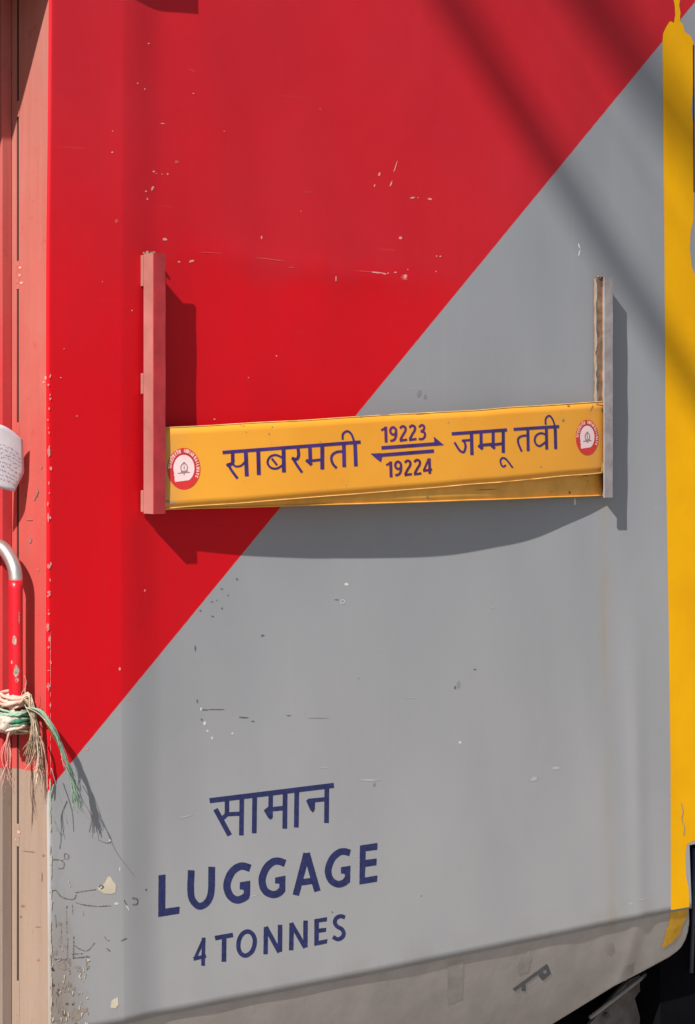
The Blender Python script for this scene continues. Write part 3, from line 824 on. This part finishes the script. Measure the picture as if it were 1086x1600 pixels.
tube('air_hose', catmull([P(1040, 1500, .13), P(1046, 1540, .11), P(1038, 1580, .10), P(1050, 1640, .10)], 6), .006, simple('greasy grey hose', (.05, .045, .045, 1), .5, var=.3), coach, 12)
tube('cable_run', catmull([P(1078, 1500, .12), P(1058, 1530, .12), P(1048, 1575, .12), P(1060, 1620, .12)], 6), .0025, simple('dusty thin cable', (.14, .12, .11, 1), .7), coach, 8)
nf = Field().stroke([(1071, 1420), (1070, 1345), (1072, 1322), (1084, 1314), (1099, 1312)], 5, smooth=False)

# ------------------------------------------------------------------ destination boards
def bow_front(x, z):
    u = np.clip(x / XB2, 0, 1)
    return -(.0195 + .0270 * np.sin(np.pi * u ** 1.12) - .004 * u + .002 * np.sin(u * 9)) 
def bow_rear(x, z):
    u = np.clip(x / XB2, 0, 1)
    return -(.0165 + .0262 * np.sin(np.pi * u ** 1.12) - .0090 * u)
def board_edges(f, tl, bl_, tr, br):
    A1 = on_y(*[[v] for v in tl], f)[0]; B1 = on_y(*[[v] for v in bl_], f)[0]
    A2 = on_y(*[[v] for v in tr], f)[0]; B2 = on_y(*[[v] for v in br], f)[0]
    return A1, B1, A2, B2
def build_board(name, f, tl, bl_, tr, br, mat, wav=0.0, nu=90, nv=10):
    A1, B1, A2, B2 = board_edges(f, tl, bl_, tr, br)
    x0, x1 = .004, XB2 - .004
    V = []; F = []; top = []; bot = []
    for i in range(nu + 1):
        x = x0 + (x1 - x0) * i / nu
        zt = A1[2] + (A2[2] - A1[2]) * (x - A1[0]) / (A2[0] - A1[0]) + wav * (vn(i * .12, 1.5) - .5)
        zb = B1[2] + (B2[2] - B1[2]) * (x - B1[0]) / (B2[0] - B1[0]) + wav * (vn(i * .14, 5.5) - .5)
        for k in range(nv + 1):
            z = zb + (zt - zb) * k / nv
            y = float(f(np.array([x]), np.array([z]))[0])
            V.append((x, y, z))
        top.append(V[-1]); bot.append(V[-nv-1])
    for i in range(nu):
        for k in range(nv):
            a = i*(nv+1) + k; F.append([a, a + nv + 1, a + nv + 2, a + 1])
    root = empty(name, (0, 0, float(B1[2])))
    o = link_mesh('face', V, F, mat, root, True)
    m = o.modifiers.new('thick', 'SOLIDIFY'); m.thickness = .0018; m.offset = -1
    return root, o, top, bot
rear, rear_f, rt_, rb_ = build_board('destination_board', bow_rear, (262, 690), (258, 796), (944, 650), (945, 774), MT['board_back'], .001)
tag(rear, 'older soiled amber board standing behind the lettered orange board in the same brackets', 'sign')
tube('hem', [(p[0], p[1] - .0002, p[2] + .0004) for p in rb_], .0011, MT['board_back'], rear, 6)
board, bface, tp, bt = build_board('destination_board', bow_front, (258, 668), (258, 795), (944, 627.5), (945, 738), MT['board'], .0022)
tag(board, 'orange train destination board lettered in violet Hindi with numbers, held between two brackets', 'sign')
tube('hem', [(p[0], p[1] + .0002, p[2] - .0003) for p in tp], .0008, MT['hem'], board, 6)
tube('hem', [(p[0], p[1] + .0002, p[2] + .0003) for p in bt], .0008, MT['hem'], board, 6)
brd = lambda a, b, o: on_y(a, b, bow_front, o)

B = dict(base=(340, 665), sc=4.722); S = dict(smooth=True, **B)
f = Field(); f.stroke([(35, 198), (1054, 121)], 25, **B)
f.stroke([(206, 185), (214, 374)], 29, **B); f.stroke([(110, 195), (110, 262)], 26, **B); f.stroke([(112, 255), (105, 280), (75, 290)], 26, butt=False, **S)
f.stroke([(78, 290), (105, 335), (146, 390)], 20, **S); f.stroke([(112, 280), (130, 300), (170, 296), (206, 262)], 15, **S)
f.stroke([(298, 182), (303, 364)], 29, **B)
f.stroke([(485, 172), (488, 345)], 29, **B); f.stroke([(480, 238), (430, 217), (386, 230), (367, 273), (392, 310), (435, 316), (478, 292)], 16, **S); f.stroke([(398, 242), (438, 292)], 16, **B)
f.stroke([(592, 165), (596, 220), (580, 248), (545, 240)], 23, **S); f.stroke([(560, 252), (590, 300), (622, 346)], 20, **S)
f.stroke([(771, 155), (771, 323)], 29, **B); f.stroke([(680, 162), (683, 260)], 27, **B); f.stroke([(670, 262), (771, 250)], 20, **B); f.stroke([(652, 252), (694, 290)], 24, **B)
f.stroke([(930, 135), (933, 306)], 27, **B); f.stroke([(928, 190), (880, 194), (847, 214), (838, 245), (850, 283), (877, 314)], 19, **S)
f.stroke([(1012, 115), (1019, 300)], 27, **B); f.stroke([(921, 104), (924, 62), (955, 41), (985, 62), (1006, 115)], 16, **S)
mark('hindi_lettering', f, brd, MT['violet'], board, cell=.36, off=.0004)
B = dict(base=(695, 640), sc=5.716); S = dict(smooth=True, **B)
f = Field(); f.stroke([(60, 216), (554, 181)], 29, **B); f.stroke([(613, 176), (1020, 150)], 27, **B)
f.stroke([(236, 200), (241, 405)], 30, **B); f.stroke([(150, 278), (236, 270)], 21, **B); f.stroke([(168, 275), (184, 325), (168, 378), (130, 362), (85, 292)], 20, **S)
f.stroke([(322, 200), (323, 320)], 27, **B); f.stroke([(298, 318), (338, 352)], 27, **B); f.stroke([(322, 318), (430, 308)], 27, **B)
f.stroke([(430, 195), (431, 315)], 27, **B); f.stroke([(412, 318), (446, 348)], 25, **B); f.stroke([(430, 314), (520, 302)], 25, **B); f.stroke([(520, 190), (521, 386)], 28, **B)
f.stroke([(545, 494), (522, 509), (502, 490), (496, 452), (516, 431), (550, 447), (605, 519)], 16, **S)
f.stroke([(740, 160), (743, 370)], 26, **B); f.stroke([(738, 230), (692, 235), (657, 255), (655, 300), (686, 374)], 19, **S)
f.stroke([(905, 155), (909, 356)], 26, **B); f.stroke([(902, 222), (855, 210), (812, 235), (803, 288), (842, 325), (902, 288)], 18, **S)
f.stroke([(984, 140), (989, 352)], 27, **B); f.stroke([(899, 134), (900, 82), (930, 54), (960, 84), (984, 150)], 16, **S)
mark('hindi_lettering', f, brd, MT['violet'], board, cell=.36, off=.0004)

def number(digs, dx, dy, name):
    f = Field(); 
    for ch, ox, oy in digs:
        B = dict(base=(570 + (dx + ox) / 8.354, 650 + (dy + oy) / 8.354), sc=8.354); S = dict(smooth=True, **B)
        if ch == '1':
            f.stroke([(270, 138), (276, 345)], 38, **B); f.stroke([(212, 188), (275, 150)], 28, **B)
        if ch == '9':
            f.stroke([(368, 146), (404, 178), (398, 226), (364, 242), (333, 212), (336, 168)], 31, smooth=True, closed=True, **B)
            f.stroke([(405, 185), (405, 255), (382, 308), (330, 326)], 31, **S)
        if ch == '2':
            f.stroke([(456, 160), (490, 133), (526, 150), (526, 195), (496, 245), (462, 310)], 31, **S); f.stroke([(452, 322), (550, 308)], 30, **B)
        if ch == '3':
            f.stroke([(704, 146), (742, 117), (772, 138), (765, 178), (728, 200)], 29, **S); f.stroke([(728, 200), (775, 214), (782, 262), (752, 298), (702, 300)], 29, **S)
        if ch == '4':
            f.stroke([(832, 105), (768, 255)], 26, **B); f.stroke([(840, 100), (846, 302)], 36, **B); f.stroke([(758, 264), (876, 245)], 30, **B)
    mark(name, f, brd, MT['numviolet'], board, cell=.3, off=.0004)
number([('1', 0, 0), ('9', 0, 0), ('2', 0, 0), ('2', 123, -9), ('3', 0, 0)], 0, 0, 'train_number')
number([('1', 0, 6), ('9', 0, 0), ('2', -2, 0), ('2', 122, -9), ('4', -65, 3)], 65, 449, 'train_number')
B = dict(base=(570, 650), sc=8.354)
f = Field().stroke([(215, 416), (940, 362)], 46, **B).poly([(898, 268), (1032, 380), (900, 390), (905, 330)], **B)
mark('arrow', f, brd, MT['violet'], board, cell=.36, off=.0004)
f = Field().stroke([(170, 514), (900, 456)], 46, **B).poly([(72, 490), (220, 484), (226, 530), (210, 604), (150, 560)], **B)
mark('arrow', f, brd, MT['violet'], board, cell=.36, off=.0004)

GLY = {'I': [[(0, 0), (0, 1)]], 'N': [[(-.3, 1), (-.3, 0), (.3, 1), (.3, 0)]], 'D': [[(-.3, 0), (-.3, 1), (.15, 1), (.35, .75), (.35, .25), (.15, 0), (-.3, 0)]],
       'A': [[(-.35, 1), (0, 0), (.35, 1)], [(-.2, .62), (.2, .62)]], 'R': [[(-.3, 1), (-.3, 0), (.2, 0), (.3, .25), (.15, .5), (-.3, .5)], [(0, .5), (.35, 1)]],
       'L': [[(-.25, 0), (-.25, 1), (.3, 1)]], 'W': [[(-.45, 0), (-.22, 1), (0, .2), (.22, 1), (.45, 0)]], 'Y': [[(-.35, 0), (0, .5), (.35, 0)], [(0, .5), (0, 1)]],
       'S': [[(.3, .1), (0, 0), (-.3, .2), (.3, .75), (0, 1), (-.3, .9)]],
       'bh': [[(-.45, 0), (.45, 0)], [(.3, 0), (.3, 1)], [(-.3, 0), (-.3, .5), (-.1, .7), (.3, .6)]], 'aa': [[(-.3, 0), (.3, 0)], [(0, 0), (0, 1)]],
       'r': [[(-.3, 0), (.3, 0)], [(0, 0), (.1, .4), (-.2, .5), (.2, 1)]], 't': [[(-.4, 0), (.4, 0)], [(.25, 0), (.25, 1)], [(.25, .4), (-.2, .5), (-.1, .95)]],
       'ii': [[(-.3, 0), (.3, 0)], [(.1, 0), (.1, 1)], [(.1, 0), (-.1, -.35), (-.35, 0)]], 'y': [[(-.4, 0), (.4, 0)], [(.3, 0), (.3, 1)], [(-.3, 0), (-.1, .5), (-.2, .8), (.3, .7)]],
       'e': [[(-.35, 0), (.35, 0)], [(.1, 0), (-.2, -.4)], [(0, 0), (.1, .4), (-.2, .5), (.2, 1)]], 'l': [[(-.45, 0), (.45, 0)], [(.35, 0), (.35, 1)], [(.35, .4), (0, .3), (-.1, .7), (-.35, .4), (-.35, .8)]]}
def emblem(cx, cy, rx, ry, lab):
    E = lambda u, v: (cx + u * rx, cy + v * ry)
    f = Field().ell((cx, cy), rx, ry)
    base = mark('emblem', f, brd, MT['emblem_red'], board, cell=.5, off=.0004)
    base['label'] = lab
    f = Field().ell((cx, cy - .02*ry), rx * .64, ry * .65).poly([E(-.62, .25), E(-.52, .74), E(0, .70), E(.1, .4)])
    f.poly([E(-1, .60 + .09), E(1, .60 - .12), E(1, 1.2), E(-1, 1.2)], neg=True)
    mark('emblem_centre', f, brd, MT['emblem_white'], base, cell=.4, off=.0006)
    f = Field()
    for k in range(34):
        a = math.radians(-215 + k * 7.4)
        f.stroke([E(.70*math.cos(a), .71*math.sin(a) - .02), E(.75*math.cos(a), .76*math.sin(a) - .02)], .055 * (rx + ry) / 2 * 1.1)
    mark('gear_ring', f, brd, MT['emblem_plum'], base, cell=.3, off=.0007)
    f = Field()
    words = [(['bh', 'aa', 'r', 't', 'ii', 'y'], -176, -136, .17), (['r', 'e', 'l'], -126, -108, .17), (list('INDIAN'), -88, -50, .15), (list('RAILWAYS'), -38, 26, .15)]
    for word, a0, a1, h in words:
        n = len(word); step = (a1 - a0) / (n - 1)
        for i, g in enumerate(word):
            a = math.radians(a0 + step * i)
            for line in GLY[g]:
                pts = []
                for (u, v) in line:
                    r = .965 - .03 - v * h
                    aa = a + u * math.radians(step) * .80
                    pts.append(E(r * math.cos(aa), r * math.sin(aa)))
                f.stroke(pts, .05 * (rx + ry) / 2, butt=False)
    mark('emblem_lettering', f, brd, MT['emblem_text'], base, cell=.25, off=.0007)
    f = Field().stroke([E(.2*math.cos(t/12*6.283), -.05 + .2*math.sin(t/12*6.283)) for t in range(12)], 1.4, smooth=True, closed=True)
    f.stroke([E(0, -.15), E(0, .04)], 1.2).stroke([E(-.38, .22), E(.36, .17)], 1.1).stroke([E(-.2, .14), E(.22, .12)], 2.2).stroke([E(-.14, -.20), E(0, -.32), E(.14, -.20)], 1.1)
    f.stroke([E(0, .15), E(0, .3)], 1.4)
    mark('locomotive_drawing', f, brd, MT['emblem_grey'], base, cell=.3, off=.0009)
emblem(287.0, 732.3, 25.7, 32.4, 'round red emblem at the left end of the board')
emblem(917.2, 683.5, 17.7, 27.6, 'round red emblem at the right end of the board')
spk = [(425, 667, 3, 2, 0), (380, 665, 3, 2, 0), (384, 675, 2, 3, 0), (376, 664, 2, 2, 0), (420, 678, 3, 3, 0), (888, 634, 6, 2, -5), (600, 648, 20, 1.4, -4), (660, 646, 30, 1.2, -4), (564, 651, 6, 2, 0), (700, 660, 2, 2, 0), (880, 656, 4, 6, 30), (262, 783, 8, 5, 0), (268, 786, 12, 3, -6), (330, 783, 16, 1.4, -3), (540, 758, 2, 2, 0), (845, 729, 3, 2, 0), (940, 640, 3, 9, 10), (500, 690, 2, 2, 0)]
blobs('board_specks', spk, brd, MT['stain'], board, .0005)
f = Field().stroke([(926, 632), (921, 641)], 1.6).stroke([(930, 630), (944, 632)], 1.6).poly([(941, 722), (945, 730), (944, 737), (938, 737)])
mark('torn_corner', f, brd, MT['hem'], board, cell=.4, off=.0007)
blobs('board_specks', [(668, 777, 5, 5, 0), (890, 770, 4, 6, 0), (915, 742, 12, 4, -4), (862, 768, 3, 2, 0), (760, 765, 40, 1.2, -2), (918, 752, 2, 2, 0)], lambda a, b, o: on_y(a, b, bow_rear, o), MT['chip_brown'], rear, .0005)

# ------------------------------------------------------------------ paper note beside the rail
nv_, nu_ = 16, 16
def paper_pt(u, v, off=0.0):
    # outline in the picture: rounded right side, cut bottom; curls away from the door frame
    yt = 663 + 30 * max(0, u - .45) ** 1.6 * 2.2
    yb = 757 + 12 * u
    px = -34 + 73 * u - 18 * max(0, v - .62) * (u ** 3) * 2.4
    px += -3 * (1 - v) * u
    py = yt + (yb - yt) * v
    y = .046 - .010 * math.sin(u * 2.2) + .006 * v - off
    return on_y([px], [py], y)[0]
V = [paper_pt(i / nu_, k / nv_) for i in range(nu_ + 1) for k in range(nv_ + 1)]
F = [[i*(nv_+1)+k, i*(nv_+1)+k+1, (i+1)*(nv_+1)+k+1, (i+1)*(nv_+1)+k] for i in range(nu_) for k in range(nv_)]
note = empty('paper_note', tuple(paper_pt(.3, .5)))
tag(note, 'curled off white handwritten paper note stuck beside the coach door at left edge', 'paper note')
sheet = link_mesh('sheet', V, F, MT['paper'], note, True)
m = sheet.modifiers.new('thick', 'SOLIDIFY'); m.thickness = .0004
V, F = [], []
for r in range(9):
    v0 = .30 + r * .068; u = .28
    while u < .9 - .12 * max(0, v0 - .6) * 3:
        ln = random.uniform(.05, .14); n = 7
        pts = []
        for k in range(n):
            uu = u + ln * k / (n - 1)
            pts.append(paper_pt(min(uu, .95), v0 + random.uniform(-.020, .020) + .06 * (uu - .5), .0006))
        tube_into(V, F, catmull(pts, 3), .00018, 4)
        u += ln + random.uniform(.02, .05)
link_mesh('handwriting', V, F, MT['ink'], note, True)

# ------------------------------------------------------------------ cords knotted round the rail
cord = empty('cord_bundle', P(27, 1115, RY))
tag(cord, 'frayed knot of green and cream plastic cords tied around the red grab rail', 'cord')
def lump(name, cpx, cpy, y, rx, ry, rz, mat, seed, amp=.25):
    c = on_y([cpx], [cpy], y)[0]
    bm = bmesh.new(); bmesh.ops.create_icosphere(bm, subdivisions=4, radius=1.0)
    for v in bm.verts:
        n = v.co.normalized()
        q = 1 + amp * (float(vn(n.x * 2.2 + seed, n.z * 3.1 + n.y * 2)) - .5) + amp * .5 * (float(vn(n.x * 6 + seed, n.z * 8 + n.y * 5)) - .5)
        v.co = Vector((c[0] + n.x * rx * q, c[1] + n.y * ry * q, c[2] + n.z * rz * q))
    return from_bm(name, bm, mat, cord, True)
lump('rag', 25, 1096, RY, .0185, .016, .0105, MT['rag'], 3, .5)
lump('rag', 14, 1128, RY, .020, .018, .016, simple('grey cream rag', (.50, .42, .36, 1), .85, var=.15, scale=60, bump=.6), 8, .45)
def strands(name, paths, mat, r=(.0004, .0008)):
    V, F = [], []
    for pts in paths:
        w3 = [P(a, b, c) for a, b, c in pts]
        rr = random.uniform(*r); cc = catmull(w3, 5); n = len(cc)
        tube_into(V, F, cc, [rr * (1 - .5 * i / n) for i in range(n)], 5)
    return link_mesh(name, V, F, mat, cord, True)
def jit(pts, a, ay=.003):
    k = len(pts)
    return [(p[0] + random.gauss(0, a) * (.3 + i / k), p[1] + random.gauss(0, a) * (.3 + i / k), p[2] + random.gauss(0, ay) * (.3 + i / k)) for i, p in enumerate(pts)]
def wraps(name, zpx, n, mat, rad, r, slope=6):
    V, F = [], []
    for q in range(n):
        y0 = zpx[0] + (zpx[1] - zpx[0]) * q / max(1, n - 1)
        c = on_y([22], [y0], RY)[0]; pts = []
        for k in range(17):
            th = 2 * math.pi * k / 16
            R_ = rad * (1 + .14 * math.sin(3 * th + q))
            pts.append((c[0] + R_ * math.cos(th), c[1] + R_ * math.sin(th), c[2] + .004 * math.sin(th + q) + random.uniform(-.0008, .0008)))
        tube_into(V, F, pts, r, 6)
    return link_mesh(name, V, F, mat, cord, True)
wraps('green_wrap', (1108, 1128), 9, MT['green_cord'], .019, .0017)
wraps('green_wrap', (1118, 1130), 5, MT['green_dark'], .0205, .0020)
wraps('cream_wrap', (1128, 1143), 5, MT['cream_cord'], .0185, .0018)
wraps('pink_wrap', (1086, 1100), 4, MT['rag'], .0165, .0024)
tanp = [jit([(34, 1092, .012), (46, 1098, .004), (52, 1120, .002), (52, 1150, .004), (50 + random.uniform(-14, 14), 1175 + random.uniform(-10, 25), .004)], 3.2) for _ in range(90)]
strands('tan_strands', tanp, MT['tan_cord'], (.0002, .0006))
crm = [jit([(30, 1100, .012), (44, 1085, .004), (51, 1105, .0), (56, 1140, .0), (62, 1180, .0), (60 + random.uniform(-8, 8), 1215 + random.uniform(-20, 25), .0)], 3.0) for _ in range(48)]
crm += [[(38, 1100, .01), (52, 1130, -.002), (56, 1165, .0), (48, 1190, .0), (37, 1205, .004)], [(40, 1102, .01), (39, 1080, .008), (41, 1065, .006), (38, 1056, .006)], [(36, 1100, .01), (34, 1084, .01), (40, 1074, .008)]]
crm += [jit([(40, 1105, .0), (60, 1115, -.012), (78, 1135, -.018), (92, 1165, -.018), (100, 1202, -.014)], .8, .001) for _ in range(5)]
strands('cream_strands', crm, MT['cream_cord'], (.00025, .0007))
grn = [jit([(45, 1105, .0), (66, 1113, -.012), (84, 1140, -.020), (100, 1180, -.022), (112, 1215, -.022), (120 + random.uniform(-8, 10), 1245 + random.uniform(-12, 25), -.020)], 2.0, .0012) for _ in range(64)]
grn += [jit([(84, 1225, -.012), (80, 1250, -.010), (84, 1275, -.008), (92, 1300, -.004)], 1.5, .001) for _ in range(3)]
strands('green_strands', grn, MT['green_cord'], (.00022, .0006))
ol = [jit([(45, 1108, .0), (66, 1118, -.010), (84, 1146, -.018), (98, 1175, -.020)], 2.0, .0012) for _ in range(20)]
strands('olive_strands', ol, simple('olive cord', (.16, .17, .07, 1), .8, var=.3, scale=60), (.0005, .0009))
pk = [jit([(18, 1138, .02), (12, 1155, .018), (8 + random.uniform(-6, 10), 1185, .014), (4 + random.uniform(-8, 22), 1225 + random.uniform(-30, 30), .012)], 1.8) for _ in range(12)]
pk += [jit([(62, 1150, -.004), (70, 1170, -.006), (73, 1200, -.006), (74, 1235, -.004)], 1.2, .001) for _ in range(5)]
strands('pink_strands', pk, MT['pink_cord'], (.0004, .0007))
lng = [[(100, 1180, -.022), (116, 1225, -.024), (134, 1258, -.026), (148, 1285, -.018), (153, 1302, -.010), (148, 1305, -.006)], [(96, 1185, -.02), (110, 1215, -.03), (128, 1262, -.036), (150, 1292, -.040)], [(80, 1200, -.01), (92, 1240, -.012), (106, 1288, -.006)]]
strands('stray_threads', lng, MT['chip_mid'], (.00045, .0006))

# ------------------------------------------------------------------ overhead lines whose soft shadows cross the panel
def overhead(p1, p2, s, r, lab, sag=.0):
    a = on_y([p1[0]], [p1[1]], 0)[0] + SUNV * s; b = on_y([p2[0]], [p2[1]], 0)[0] + SUNV * s
    d = (b - a)
    pts = [a + d * t + np.array([0, 0, sag * (t - .5) ** 2]) for t in np.linspace(-2.2, 2.6, 25)]
    o = tube('overhead_cable', pts, r, MT['cable'], None, 12)
    tag(o, lab, 'cable')
overhead((700, 0), (1045, 540), 9.0, .030, 'thick black overhead cable casting the long soft diagonal shadow across the red and grey paint')
overhead((905, -20), (1085, 230), 11.0, .048, 'thick black overhead cable casting the blurred shadow at the top right by the yellow stripe')

# unseen wire bundle added to thin the sun over the panel's upper right
V, F = [], []
for k in range(11):
    a = on_y([760 + k * 62], [-20 - k * 4], 0)[0] + SUNV * 15; b = on_y([1105 + k * 62], [520 - k * 4], 0)[0] + SUNV * 15
    tube_into(V, F, [a + (b - a) * t + np.array([0, 0, .05 * math.sin(k + t)]) for t in np.linspace(-1.6, 2.2, 12)], .0085, 6)
wb = link_mesh('shade_wires', V, F, MT['cable'], None, True)
tag(wb, 'added bundle of unseen thin wires faintly shading the upper right corner beside the yellow stripe', 'wires')
g = on_y([269], [-59], -.03)[0]
box('rain_gutter', (XC - 1.4, -.030, g[2]), (g[0], .0, g[2] + .035), MT['bracket_red'], coach, .002)
